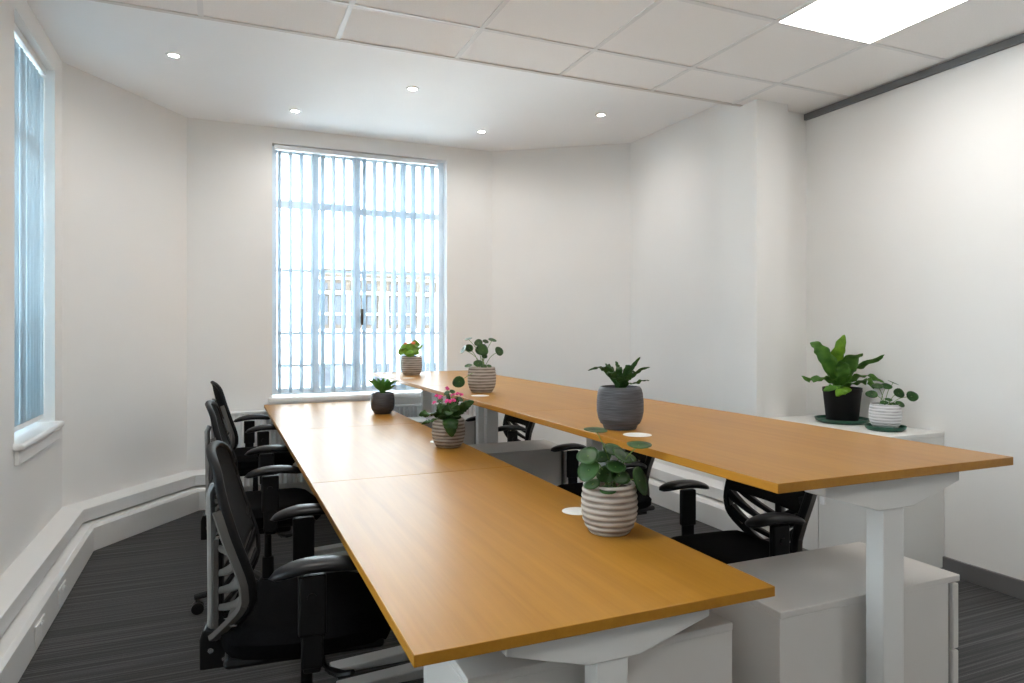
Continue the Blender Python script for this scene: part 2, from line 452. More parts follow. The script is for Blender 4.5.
# ------------------------------------------------------------------ windows
def bars(specs): 
    bm = bmesh.new()
    for s in specs: box(bm, *s)
    return bm
# window_1 : back wall, painted steel casement
win = struct(bpy.data.objects.new('window_1', None)); C.objects.link(win); win.location = (0, 0, 0)
FY = YW+0.115
bm = bmesh.new()
f0, f1 = FY-0.02, FY+0.025
xm = (0.705, 1.035, 1.40)                     # mullions
for x0, x1 in ((WX0, WX0+0.04), (WX1-0.045, WX1), (xm[0]-0.022, xm[0]+0.022), (xm[1]-0.034, xm[1]+0.02), (xm[2]-0.016, xm[2]+0.016)):
    box(bm, x0, x1, f0, f1, WZ0, WZ1)
for z0, z1, xa, xb in ((WZ0, WZ0+0.05, WX0, WX1), (WZ1-0.05, WZ1, WX0, WX1), (2.245, 2.305, WX0, xm[1]), (2.225, 2.28, xm[1], WX1),
                       (1.745, 1.768, WX0, WX1), (1.25, 1.273, WX0, WX1), (0.995, 1.018, WX0, xm[0]), (0.995, 1.018, xm[0], xm[1])):
    box(bm, xa, xb, f0+0.004, f1-0.004, z0, z1)
obj('window_frame', bm, M['frame'], win, bevel=0.003)
bm = bmesh.new(); box(bm, WX0, WX1, FY+0.001, FY+0.005, WZ0, WZ1); obj('window_glass', bm, M['glass'], win, smooth=0)
bm = bmesh.new(); box(bm, 1.052, 1.068, FY-0.055, FY-0.018, 1.38, 1.40); box(bm, 1.05, 1.07, FY-0.065, FY-0.045, 1.33, 1.46)
obj('window_handle', bm, plain('dark_bronze_handle', (0.12, 0.09, 0.06), 0.35, metal=0.6), win, bevel=0.003)
bm = bmesh.new(); box(bm, WX0-0.03, WX1+0.03, YW-0.055, YW+0.09, WZ0-0.045, WZ0-0.008); obj('window_sill', bm, M['gloss'], win, bevel=0.012, seg=3)
# window_2 .. window_4 : left wall, first in view, the rest unseen and added
FX = XL-0.13
for wi, (ya, yb) in enumerate(LWIN):
    win2 = struct(bpy.data.objects.new('window_%d' % (wi+2), None)); C.objects.link(win2)
    ym = (ya+yb)/2
    bm = bmesh.new()
    for y0, y1 in ((ya, ya+0.045), (yb-0.045, yb), (ym-0.025, ym+0.025)): box(bm, FX-0.03, FX+0.02, y0, y1, WZ0, WZ1)
    for z0, z1 in ((WZ0, WZ0+0.05), (WZ1-0.05, WZ1), (2.24, 2.29), (1.745, 1.765), (1.25, 1.27)): box(bm, FX-0.026, FX+0.016, ya, yb, z0, z1)
    obj('window_frame', bm, M['frame'], win2, bevel=0.003)
    bm = bmesh.new(); box(bm, FX-0.006, FX-0.002, ya, yb, WZ0, WZ1); obj('window_glass', bm, M['glass'], win2, smooth=0)
    bm = bmesh.new(); box(bm, XL-0.16, XL+0.042, ya-0.03, yb+0.035, WZ0-0.033, WZ0); obj('window_sill', bm, M['gloss'], win2, bevel=0.012, seg=3)
    bm = bmesh.new(); box(bm, XL, XL+0.02, ya-0.01, yb+0.015, WZ0-0.10, WZ0-0.033); obj('sill_apron', bm, M['wall'], win2, bevel=0.004)

# vertical blinds
def blind(name, label, p0, p1, ztop, zbot, n, ang, mat, wid=0.089):
    """vanes hung from a head rail running p0 -> p1; each vane's blade points along ang (radians, world)"""
    t = thing(name, label, 'blind', (p0[0], p0[1], zbot))
    a, b = Vector(p0), Vector(p1); d = (b-a); ln = d.length; d.normalize()
    H = ztop-zbot
    bm = bmesh.new(); nr = Vector((-d.y, d.x))
    c0, c1 = Vector((0, 0)), d*ln
    prism(bm, [tuple(c0+nr*0.02), tuple(c1+nr*0.02), tuple(c1-nr*0.02), tuple(c0-nr*0.02)], 'z', H-0.035, H)
    obj('head_rail', bm, M['gloss'], t, bevel=0.003)
    for i in range(n):
        c = d*(ln*(i+0.5)/n); aa = ang + random.uniform(-0.05, 0.05)
        u = Vector((math.cos(aa), math.sin(aa))); w = Vector((-u.y, u.x))
        bm = bmesh.new(); rows = []
        for k in range(2):
            z = 0.012 if k == 0 else H-0.045
            rows.append([(c.x+u.x*s*wid/2+w.x*0.004*(1-s*s), c.y+u.y*s*wid/2+w.y*0.004*(1-s*s), z) for s in (-1, -0.5, 0, 0.5, 1)])
        grid(bm, rows)
        v = obj('vane', bm, mat, t, solid=0.0008)
        bm = bmesh.new()
        e0, e1 = c-u*wid*0.46, c+u*wid*0.46
        prism(bm, [tuple(e0+w*0.0015), tuple(e1+w*0.0015), tuple(e1-w*0.0015), tuple(e0-w*0.0015)], 'z', 0.008, 0.032)
        obj('bottom_weight', bm, M['gloss'], v)
    bm = bmesh.new()
    tube(bm, [(d*(ln*s/40)).to_3d() + Vector((nr.x*0.03, nr.y*0.03, 0.016+0.006*math.cos(s*PI*2*n/40))) for s in range(41)], 0.0013, 5)
    obj('bottom_chain', bm, M['gloss'], t)
    return t
blind('vertical_blind', 'white vertical blind with open vanes hanging in the large back window', (WX0+0.015, YW+0.045), (WX1-0.075, YW+0.045), WZ1-0.005, WZ0+0.012, 16, PI/2+math.radians(14), M['vane'])
blind('vertical_blind', 'pale blue vertical blind hanging closed in the narrow left window', (XL-0.058, LY0+0.01), (XL-0.058, LY1-0.02), WZ1-0.005, WZ0+0.012, 13, PI/2+math.radians(-6), M['vane_shut'])
for lab, (ya, yb) in zip(('pale vertical blind with part-closed vanes in the added unseen left window beside the first chair', 'pale vertical blind with part-closed vanes in the added left window behind the camera'), LWIN[1:]):
    blind('vertical_blind', lab, (XL-0.058, ya+0.01), (XL-0.058, yb-0.02), WZ1-0.005, WZ0+0.012, 12, PI/2+math.radians(55), M['vane_shut'])

# radiator below the back window
rad = thing('radiator', 'white ribbed panel radiator under the back window', 'radiator', (0.05, YW-0.02, 0))
bm = bmesh.new(); RW = 1.95
n = 52; pts = []
for i in range(n+1):
    x = RW*i/n; pts += [(x, -0.088), (x+RW/n*0.35, -0.078), (x+RW/n*0.65, -0.078)]
pts = [p for p in pts if p[0] <= RW]; pts += [(RW, -0.04), (0, -0.04)]
prism(bm, pts, 'z', 0.13, 0.665)
obj('radiator_panel', bm, M['gloss'], rad, smooth=0)
bobj('top_grille', [(-0.004, RW+0.004, -0.092, -0.008, 0.665, 0.682)], M['gloss'], rad, bevel=0.003)
for x in (0.25, RW-0.25): bobj('wall_bracket', [(x-0.015, x+0.015, -0.04, 0.0, 0.2, 0.6)], M['gloss'], rad)
bm = bmesh.new(); tube(bm, [(RW-0.05, -0.05, 0.14), (RW+0.03, -0.05, 0.14), (RW+0.03, -0.05, 0.0)], 0.011, 8); obj('valve_pipe', bm, M['gloss'], rad)

# ------------------------------------------------------------------ ceiling lights
labs = ['square white LED panel light lit in the tiled ceiling at upper right', 'added unseen LED panel lit in the ceiling above the left side of the room',
        'added unseen LED panel lit in the ceiling behind the camera near the right wall', 'added unseen LED panel lit in the ceiling behind the camera near the left wall']
for (x, y), lab in zip(PANELS, labs):
    t = thing('ceiling_panel_light', lab, 'ceiling light', (x+P6/2, y+P6/2, ZT), 0, 'LED panels in the tiled ceiling')
    h = P6/2-0.006; e = 0.005
    bobj('panel_frame', [(-h, h, -h, -h+e, -0.008, 0.0), (-h, h, h-e, h, -0.008, 0.0), (-h, -h+e, -h+e, h-e, -0.008, 0.0), (h-e, h, -h+e, h-e, -0.008, 0.0)], M['tbar'], t)
    bobj('diffuser', [(-h+e, h-e, -h+e, h-e, -0.005, -0.001)], M['panel'], t, smooth=0)
dl = [(-0.24, 4.30, 'leftmost of the recessed ceiling downlights, above the left wall corner'), (0.49, 5.05, 'recessed ceiling downlight just above the back window top left'),
      (1.14, 4.29, 'recessed ceiling downlight in the middle of the bay ceiling'), (1.88, 5.0, 'recessed ceiling downlight above the wall right of the back window'),
      (2.526, 4.275, 'rightmost of the recessed ceiling downlights, near the right wall')]
first = None
for x, y, lab in dl:
    if first is None:
        t = first = thing('ceiling_downlight', lab, 'downlight', (x, y, ZB), 0, 'recessed downlights in the bay ceiling')
        bm = bmesh.new(); lathe(bm, [(0.024, -0.002), (0.028, -0.006), (0.040, -0.005), (0.043, 0.0), (0.024, 0.0), (0.024, -0.002)], 28); obj('trim_ring', bm, M['gloss'], t)
        bm = bmesh.new(); lathe(bm, [(0, -0.003), (0.016, -0.003), (0.025, -0.001), (0.025, 0.0), (0, 0.0)], 28); obj('lens', bm, M['spot'], t)
    else: dup(first, (x, y, ZB), 0, lab)

for x, y, lab in dl:
    l = bpy.data.lights.new('downlight_beam', 'SPOT'); l.energy = 5.4; l.spot_size = math.radians(165); l.spot_blend = 1.0; l.shadow_soft_size = 0.024; l.color = (1.0, 0.96, 0.92)
    o = bpy.data.objects.new('downlight_beam', l); C.objects.link(o); o.location = (x, y, ZB-0.012)

# ------------------------------------------------------------------ desks
DW, DL_, TH = 0.798, 1.426, 0.022
def make_desk(label, x0, y0, ztop, group, fx, DW=DW):
    """x0,y0 near-left corner; local origin at the floor under that corner. fx = grommet x"""
    t = thing('standing_desk', label, 'desk', (x0, y0, 0), 0, group)
    bm = bmesh.new(); box(bm, 0, DW, 0, DL_-(0.003 if ztop < 0.8 else 0.0008), ztop-TH, ztop); obj('desktop', bm, M['wood'], t, bevel=0.0015, seg=2)
    zu = ztop-TH
    cx = 0.422
    for s, yc in ((0, 0.075), (1, DL_-0.078)):
        bm = bmesh.new()
        box(bm, cx-0.037, cx+0.037, yc-0.025, yc+0.025, 0.30, zu-0.075)
        box(bm, cx-0.031, cx+0.031, yc-0.021, yc+0.021, 0.03, 0.32)
        leg = obj('leg', bm, M['white_steel'], t, bevel=0.003)
        bm = bmesh.new()
        prism(bm, [(cx-0.235, zu), (cx-0.235, zu-0.035), (cx-0.06, zu-0.085), (cx+0.06, zu-0.085), (cx+0.235, zu-0.035), (cx+0.235, zu)], 'y', yc-0.032, yc+0.032)
        obj('support_arm', bm, M['white_steel'], leg, bevel=0.002)
        bm = bmesh.new()
        prism(bm, [(cx-0.34, 0.0), (cx-0.34, 0.02), (cx-0.05, 0.035), (cx+0.05, 0.035), (cx+0.34, 0.02), (cx+0.34, 0.0)], 'y', yc-0.035, yc+0.035)
        obj('foot', bm, M['white_steel'], leg, bevel=0.004)
    bobj('frame_rail', [(cx-0.07, cx-0.04, 0.11, DL_-0.11, zu-0.03, zu-0.002), (cx+0.04, cx+0.07, 0.11, DL_-0.11, zu-0.03, zu-0.002)], M['white_steel'], t)
    bm = bmesh.new(); lathe(bm, [(0, ztop+0.001), (0.030, ztop+0.001), (0.031, ztop+0.0003), (0.033, ztop+0.0003), (0.034, ztop+0.001), (0.045, ztop+0.0008), (0.047, ztop-0.002), (0, ztop-0.002)], 32, fx, 0.71)
    obj('cable_grommet', bm, M['grommet'], t)
    return t
YD = [1.13, 1.13+DL_, 1.13+2*DL_]
rows = ['nearest the camera', 'in the middle of its row', 'nearest the back window']
for y, w in zip(YD, rows):
    make_desk('low oak-topped white-legged desk in the left row, the one '+w, 0.302, y, 0.73, 'lower desks in the left row', 0.70)
for y, w in zip(YD, rows):
    make_desk('raised oak-topped white-legged desk in the right row, the one '+w, 1.108, y, 0.95, 'raised desks in the right row', 0.112, 0.806)

# ------------------------------------------------------------------ drawer pedestals (fronts face +x locally)
def make_ped(label, loc, rz):
    t = thing('drawer_pedestal', label, 'drawer unit', loc, rz, 'white drawer pedestals under the desks')
    L, W, H = 0.655, 0.325, 0.60
    bobj('body', [(0.0, L-0.045, 0.002, W-0.002, 0.012, H-0.018)], M['ped'], t, bevel=0.002)
    bobj('top', [(0.0, L, 0, W, H-0.018, H)], M['ped'], t, bevel=0.002)
    bobj('recess', [(L-0.045, L-0.026, 0.012, W-0.012, 0.02, H-0.02)], M['gap'], t)
    zs = [0.02, 0.205, 0.392, 0.579]
    for k in range(3):
        bobj('drawer', [(L-0.024, L-0.002, 0.002, W-0.002, zs[k]+0.003, zs[k+1]-0.003)], M['ped'], t, bevel=0.003)
    for x in (0.05, L-0.1):
        bobj('glide', [(x, x+0.04, 0.03, W-0.03, 0.0, 0.014)], M['black'], t)
    return t
ped = make_ped('white drawer pedestal under the raised desk, its top clear beside the front leg', (1.245, 1.262, 0), 0)
dup(ped, (1.100, 1.262+0.325, 0), PI, 'white drawer pedestal under the near end of the low desk')
dup(ped, (1.215, 3.538, 0), 0, 'grey-shaded drawer pedestal under the raised desks, seen between the two desk rows')
dup(ped, (1.200, 4.968, 0), 0, 'drawer pedestal under the far raised desk end near the window wall')

# ------------------------------------------------------------------ storage cabinet
cab = thing('storage_cabinet', 'low white two-door cabinet against the right wall with two potted plants on it', 'cabinet', (3.075, 2.425, 0))
CW, CD, CH = 0.45, 0.825, 0.745
bobj('carcass', [(0.020, CW, 0.0, CD, 0.03, CH-0.02)], M['cabinet'], cab, bevel=0.002)
bobj('top', [(-0.002, CW, -0.002, CD, CH-0.02, CH)], M['cabinet'], cab, bevel=0.003)
bobj('plinth', [(0.03, CW-0.01, 0.01, CD-0.01, 0.0, 0.03)], M['gap'], cab)
for y0, y1, s in ((0.002, CD/2-0.0025, 1), (CD/2+0.0025, CD-0.002, -1)):
    d = bobj('door', [(0.0, 0.018, y0, y1, 0.035, CH-0.023)], M['cabinet'], cab, bevel=0.002)
    if s == 1: bobj('handle', [(-0.014, 0.0, y1-0.05, y1-0.022, 0.32, 0.44)], M['gloss'], d, bevel=0.003)

# ------------------------------------------------------------------ task chairs
def make_chair(label, loc, rz, group):
    t = thing('office_chair', label, 'chair', loc, rz, group)
    prof = [(0.445, -0.245), (0.49, -0.213), (0.521, -0.190), (0.55, -0.170), (0.579, -0.161), (0.62, -0.162), (0.655, -0.170), (0.746, -0.202), (0.836, -0.230), (0.90, -0.246), (0.95, -0.252)]
    half = [(0.445, 0.085), (0.47, 0.118), (0.521, 0.165), (0.58, 0.205), (0.65, 0.224), (0.75, 0.232), (0.82, 0.226), (0.88, 0.206), (0.917, 0.175), (0.936, 0.135), (0.947, 0.08), (0.95, 0.0)]
    X = lambda z: interp(prof, z) + 0.018
    def S(y, z, off=0.0):
        hw = max(0.05, interp(half, min(z, 0.90))); c = min(1.0, (y/hw)**2)
        return (X(z) - 0.024*(1-c) + off, y, z)
    right = catmull([(h, z, 0) for z, h in half], 3)
    loop = [S(p.x, p.y) for p in right] + [S(-p.x, p.y) for p in right[::-1][1:]]
    # mesh panel
    bm = bmesh.new(); rows_ = []
    for i in range(27):
        z = 0.66 + (0.949-0.66)*i/26; hw = max(0.012, interp(half, z)-0.006)
        rows_.append([S(hw*s/8, z, 0.004) for s in range(-8, 9)])
    grid(bm, rows_); obj('backrest_mesh', bm, M['mesh'], t, solid=0.006, smooth=60)
    bm = bmesh.new(); tube(bm, loop, 0.0125, 8, flat=0.8, closed=True); obj('backrest_rim', bm, M['rim'], t, smooth=60)
    # lower shell: outer rim band, lumbar band, V ribs; grey at the rear, black at the front
    low = [p for p in right if p.y < 0.82]
    for nm, off, th, mt in (('rear_shell', -0.014, 1.12, M['shell']), ('front_shell', -0.003, 0.85, M['rim'])):
        bm = bmesh.new()
        for s in (-1, 1):
            tube(bm, [S(s*(p.x-(0.005 if off < -0.01 else 0.008)), p.y, off) for p in low], [0.016*th]*len(low), 6, flat=0.6)
        for z0, dz in ((0.455, 0.062), (0.497, 0.085), (0.545, 0.098), (0.594, 0.100), (0.665, 0.045)):
            for s in (-1, 1):
                z1 = z0+dz; hw = interp(half, z1)-0.012
                A = Vector((-0.236+(off+0.014)*0.8, s*0.012, z0)); B = Vector(S(s*hw, z1, off))
                pts = [A.lerp(B, k/6) + Vector((0.010*math.sin(PI*k/6), 0, -0.006*math.sin(PI*k/6))) for k in range(7)]
                tube(bm, pts, [q*th for q in (0.0075, 0.008, 0.009, 0.0105, 0.013, 0.017, 0.023)], 6, flat=0.55, up=(1, 0, 0))
        rows_ = []
        for i in range(5):
            z = 0.672+0.052*i/4; hw = interp(half, z)-0.01
            rows_.append([S(hw*s/8, z, off-0.004) for s in range(-8, 9)])
        grid(bm, rows_)
        tube(bm, [(-0.246+(off+0.014), 0, 0.44), (-0.246+(off+0.014), 0, 0.56), (-0.246+(off+0.014), 0, 0.69)], 0.016*th, 6, flat=0.5, up=(1, 0, 0))
        obj(nm, bm, mt, t, solid=0.005, smooth=50)
    # spine bar and lower bracket
    bm = bmesh.new(); tube(bm, [(-0.258, 0, 0.40), (-0.258, 0, 0.55), (-0.259, 0, 0.70), (-0.262, 0, 0.82), (-0.250, 0, 0.845)], 0.0115, 8, flat=1.0)
    obj('spine_bar', bm, M['silver'], t)
    bm = bmesh.new(); prism(bm, [(-0.287, 0.335), (-0.205, 0.335), (-0.195, 0.38), (-0.225, 0.43), (-0.28, 0.445), (-0.287, 0.42)], 'y', -0.035, 0.035)
    box(bm, -0.24, -0.02, -0.03, 0.03, 0.345, 0.385)
    br = obj('back_bracket', bm, M['black'], t, bevel=0.004)
    for x, z in ((-0.258, 0.39), (-0.222, 0.412), (-0.222, 0.362)):
        for s in (-1, 1):
            bm = bmesh.new(); tube(bm, [(x, s*0.034, z), (x, s*0.041, z)], 0.0075, 10)
            obj('bolt', bm, M['chrome'], br)
    # seat cushion (rounded, dished, waterfall front) and pan
    bm = bmesh.new(); n = 20; top = []; bot = []
    for i in range(n+1):
        u = i/n*2-1; rt = []; rb = []
        for j in range(n+1):
            v = j/n*2-1
            # square -> squircle
            a = u*math.sqrt(1-0.32*v*v); b_ = v*math.sqrt(1-0.32*u*u)
            x = 0.005+0.245*a; y = 0.245*b_
            e = max(abs(u), abs(v)); edge = max(0.0, (e-0.72)/0.28)
            z = 0.495 - 0.030*edge**2 - 0.010*(1-min(1, (u*u+v*v))) + (0.012*(1-abs(v))*0 )
            if u > 0.5: z -= 0.03*((u-0.5)/0.5)**2
            rt.append((x, y, z)); rb.append((x*0.985, y*0.985, 0.428 if u < 0.5 else 0.428-0.006*((u-0.5)/0.5)))
        top.append(rt); bot.append(rb)
    grid(bm, top); grid(bm, bot)
    bm.verts.ensure_lookup_table()
    N1 = (n+1)*(n+1); idx = [ (0, j) for j in range(n)] + [(i, n) for i in range(n)] + [(n, j) for j in range(n, 0, -1)] + [(i, 0) for i in range(n, 0, -1)]
    vt = [bm.verts[i*(n+1)+j] for i, j in idx]; vb = [bm.verts[N1+i*(n+1)+j] for i, j in idx]
    for k in range(len(idx)): bm.faces.new((vt[k], vb[k], vb[(k+1)%len(idx)], vt[(k+1)%len(idx)]))
    obj('seat_cushion', bm, M['fabric'], t, smooth=50)
    bobj('seat_pan', [(-0.215, 0.20, -0.215, 0.215, 0.405, 0.432)], M['black'], t, bevel=0.018, seg=3)
    # mechanism with lever
    me = bobj('tilt_mechanism', [(-0.12, 0.10, -0.08, 0.08, 0.345, 0.405)], M['black'], t, bevel=0.012)
    bm = bmesh.new(); tube(bm, [(0.03, -0.07, 0.375), (0.04, -0.20, 0.375), (0.05, -0.255, 0.382)], 0.0075, 8)
    tube(bm, [(0.045, -0.235, 0.381), (0.075, -0.30, 0.392), (0.10, -0.315, 0.40)], [0.011, 0.016, 0.013], 8, flat=0.6)
    obj('lever', bm, M['black'], me)
    # arms
    for s in (-1, 1):
        y = s*0.285
        bm = bmesh.new()
        # pad: long rounded, arched top
        L_ = 0.125; rows_ = []
        K = 16
        for i in range(K+1):
            u = i/K*2-1
            w = 0.043*(max(0.0, 1-abs(u)**3.2))**0.45
            zc = 0.662 + 0.016*(1-u*u) - (0.010*max(0, -u-0.3))
            hgt = 0.019*(max(0.0, 1-abs(u)**4))**0.5
            rows_.append([(0.02+L_*u, y + w*math.cos(a), zc + hgt*math.sin(a)*(1.0 if math.sin(a) > 0 else 0.8)) for a in [2*PI*k/14 for k in range(15)]])
        grid(bm, rows_); bmesh.ops.remove_doubles(bm, verts=bm.verts[:], dist=0.0006)
        post = None
        bmp = bmesh.new()
        box(bmp, -0.033, 0.037, y-0.014, y+0.014, 0.50, 0.655)
        box(bmp, -0.026, 0.030, y-0.011, y+0.011, 0.415, 0.52)
        box(bmp, -0.020, 0.024, min(y, y-s*0.10), max(y, y-s*0.10), 0.398, 0.420)
        post = obj('arm_post', bmp, M['black'], t, bevel=0.006)
        obj('arm_pad', bm, M['pad'], post, smooth=70)
        bm = bmesh.new(); tube(bm, [(0.0, y+s*0.013, 0.60), (0.0, y+s*0.019, 0.60)], 0.012, 10); obj('height_button', bm, M['black'], post)
    # gas lift, star base, casters
    bm = bmesh.new(); lathe(bm, [(0, 0.09), (0.027, 0.09), (0.027, 0.22), (0.018, 0.222), (0.015, 0.345), (0, 0.345)], 20); obj('gas_lift', bm, M['black'], t)
    bm = bmesh.new(); lathe(bm, [(0, 0.065), (0.045, 0.065), (0.048, 0.10), (0.035, 0.125), (0, 0.125)], 24); obj('base_hub', bm, M['black'], t)
    for k in range(5):
        a = 2*PI*k/5 + PI; u = Vector((math.cos(a), math.sin(a), 0)); w = Vector((-u.y, u.x, 0))
        bm = bmesh.new()
        tube(bm, [u*0.03+Vector((0,0,0.097)), u*0.15+Vector((0,0,0.092)), u*0.26+Vector((0,0,0.078)), u*0.315+Vector((0,0,0.070))], [0.024, 0.021, 0.018, 0.015], 8, flat=0.8)
        lg = obj('base_leg', bm, M['black'], t)
        bm = bmesh.new(); c = u*0.30 + w*0.012
        for s in (-1, 1):
            q = c + w*0.013*s
            ctr = Vector((q.x, q.y, 0.0265)); tube(bm, [ctr - w*0.009, ctr - w*0.0075, ctr + w*0.0075, ctr + w*0.009], [0.022, 0.0262, 0.0262, 0.022], 18)
        tube(bm, [c+Vector((0,0,0.04)), u*0.302+Vector((0,0,0.075))], [0.012, 0.010], 8)
        obj('caster', bm, M['caster'], lg)
    return t

G1, G2 = 'black mesh chairs along the left desks', 'black mesh chairs along the right desks'
ch = make_chair('black mesh-back office chair on the left, nearest the camera', (0.236, 2.10, 0), math.radians(-4.0), G1)
dup(ch, (0.208, 3.41, 0), math.radians(-2), 'black mesh-back office chair on the left, second from the camera')
dup(ch, (0.215, 4.80, 0), math.radians(6), 'black mesh-back office chair on the left, farthest and next to the radiator')
def lower(c):
    if c.name.split('.')[0] in ('base_leg', 'base_hub', 'gas_lift'): return
    c.location = (0, 0, -0.062)
for loc, a, lab in (((1.848, 2.14, 0), 176, 'black mesh-back office chair behind the near pedestal under the raised desk'),
                    ((1.872, 3.19, 0), 181, 'black mesh-back office chair on the far side of the middle raised desk'),
                    ((1.850, 4.60, 0), 180, 'black mesh-back office chair on the far side of the farthest raised desk')):
    c = dup(ch, loc, math.radians(a), lab, lower); c['group'] = G2

# ------------------------------------------------------------------ potted plants
TH_ = math.atan(292/683); RV = Vector((math.cos(TH_), -math.sin(TH_), 0)); FV = Vector((math.sin(TH_), math.cos(TH_), 0)); UV = Vector((0, 0, 1))
def V3(r, u, f=0.0): return RV*r + UV*u + FV*f

def pot(kind, R, H, parent):
    bm = bmesh.new(); prof = []
    if kind == 'striped' or kind == 'white':
        tab = [(0, 0.68), (0.04, 0.75), (0.14, 0.86), (0.30, 0.96), (0.50, 1.0), (0.68, 0.995), (0.85, 0.96), (0.96, 0.925), (1.0, 0.90)]
        n = 110
        for i in range(n+1):
            s = i/n; r = interp(tab, s)*R
            r += 0.0012*math.sin(2*PI*(9.0/0.145)*s*H) * min(1, s*10) * min(1, (1-s)*12)
            prof.append((r, s*H))
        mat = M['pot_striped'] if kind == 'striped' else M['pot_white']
    elif kind == 'grey':
        tab = [(0, 0.68), (0.05, 0.72), (0.10, 0.75), (0.13, 0.84), (0.25, 0.94), (0.42, 1.0), (0.65, 1.0), (0.85, 0.96), (0.95, 0.91), (1.0, 0.84)]
        for i in range(61): s = i/60; prof.append((interp(tab, s)*R, s*H))
        mat = M['pot_grey']
    else:
        prof = [(0.80*R, 0), (0.82*R, 0.01), (0.97*R, H-0.025), (1.0*R, H-0.022), (1.0*R, H)]
        mat = M['pot_black']
    prof = [(0, 0)] + prof
    rt = prof[-1][0]
    prof += [(rt-0.006, H), (rt-0.008, H*0.80), (0, H*0.80)]
    lathe(bm, prof, 44)
    obj('pot', bm, mat, parent, smooth=50)
    bm = bmesh.new(); lathe(bm, [(0, H*0.81), (0, H*0.91), (0.5*rt, H*0.905), (rt-0.0085, H*0.89), (rt-0.0085, H*0.81)], 28); obj('soil', bm, M['soil'], parent)
    return rt

def disc_leaf(bm, c, nrm, r, asp=1.0, up=Vector((0,0,1)), dome=0.12, n=16):
    nrm = nrm.normalized(); u = up - nrm*up.dot(nrm)
    if u.length < 1e-3: u = nrm.orthogonal()
    u.normalize(); w = nrm.cross(u)
    ctr = bm.verts.new(c - nrm*r*dome*0.9); prev = None
    for k, q in enumerate((0.35, 0.7, 1.0)):
        ring = []
        for j in range(n):
            a = 2*PI*j/n; wob = 1+0.04*math.sin(3*a+r*900)
            ring.append(bm.verts.new(c + (u*math.cos(a)*asp + w*math.sin(a))*r*q*wob - nrm*r*dome*(1-q*q)*0.6))
        if prev is None:
            for j in range(n): bm.faces.new((ctr, ring[j], ring[(j+1)%n]))
        else:
            for j in range(n): bm.faces.new((prev[j], ring[j], ring[(j+1)%n], prev[(j+1)%n]))
        prev = ring

def strap_leaf(bm, pts, width, wav=0.0, waves=6, tip=0.6, fold=0.18, side=None, base=0.35, phase=0.0, sub=6):
    """a leaf blade along pts; width = full width at its widest; tip>0.5 widest near the end"""
    P = catmull(pts, sub); n = len(P); rows = []
    for i, p in enumerate(P):
        s = i/(n-1)
        t = (P[min(i+1, n-1)]-P[max(i-1, 0)]).normalized()
        sd = side if side is not None else RV
        w = sd - t*sd.dot(t)
        if w.length < 0.05: w = t.orthogonal()
        w.normalize(); nn = w.cross(t)
        shp = (base + (1-base)*min(1, s/tip)**1.0) if s < tip else max(0.0, 1-((s-tip)/(1-tip))**1.8)**0.8
        hw = width*0.5*max(shp, 0.02); row = []
        for k in range(-3, 4):
            q = k/3.0
            ww = wav*math.sin(2*PI*waves*s + phase + (1.3 if q < 0 else 0))*abs(q)**2 * min(1, s*4) * min(1, (1-s)*6)
            edge = 1 + (0.10*math.sin(2*PI*waves*1.3*s+phase*2+(2 if q < 0 else 0)) if wav else 0)*abs(q)
            row.append(p + w*hw*q*edge + nn*(hw*fold*abs(q) + ww))
        rows.append(row)
    grid(bm, rows)

def flower(bm, c, nrm, r):
    nrm = nrm.normalized(); u = nrm.orthogonal().normalized(); w = nrm.cross(u); a0 = random.random()*6
    for k in range(5):
        a = a0 + 2*PI*k/5; d = u*math.cos(a)+w*math.sin(a); e = nrm.cross(d)
        p = [c, c+d*r*0.5+e*r*0.38+nrm*r*0.22, c+d*r*1.0+e*r*0.22+nrm*r*0.12, c+d*r*1.05-e*r*0.2+nrm*r*0.12, c+d*r*0.5-e*r*0.38+nrm*r*0.22]
        vs = [bm.verts.new(x) for x in p]; bm.faces.new(vs)
    ring = []
    lat = [bm.verts.new(c+nrm*r*0.35+(u*math.cos(2*PI*k/6)+w*math.sin(2*PI*k/6))*r*0.18) for k in range(6)]
    bm.faces.new(lat)

def pilea(label, loc, kind, R, H, leaves, m, base, group, leafmat, stemr=0.0016, cat='potted plant', scale=1.0):
    """leaves: (zx, zy, depth_m, radius_z, normal(r,u,f), aspect); positions in units of m metres from base"""
    t = thing('potted_plant', label, cat, loc, 0, group)
    pot(kind, R, H, t)
    bl = bmesh.new(); bs = bmesh.new()
    for zx, zy, dep, rad, nr, asp in leaves:
        c = V3((zx-base[0])*m, H*0.98-(zy-base[1])*m, dep); nrm = V3(*nr)
        disc_leaf(bl, c, nrm, rad*m*scale, asp)
        b0 = Vector((random.uniform(-.3, .3)*R, random.uniform(-.3, .3)*R, H*0.89))
        mid = b0.lerp(c, 0.55) + Vector((0, 0, 0.012)) - V3(0.1*(c.dot(RV)), 0, 0)
        tube(bs, catmull([b0, mid, c - nrm.normalized()*rad*m*0.06], 5), stemr, 6)
    obj('stems', bs, M['stem'], t, smooth=60); obj('leaves', bl, leafmat, t, smooth=60, solid=0.0008)
    return t

SG = 'potted plants in ribbed striped pots'
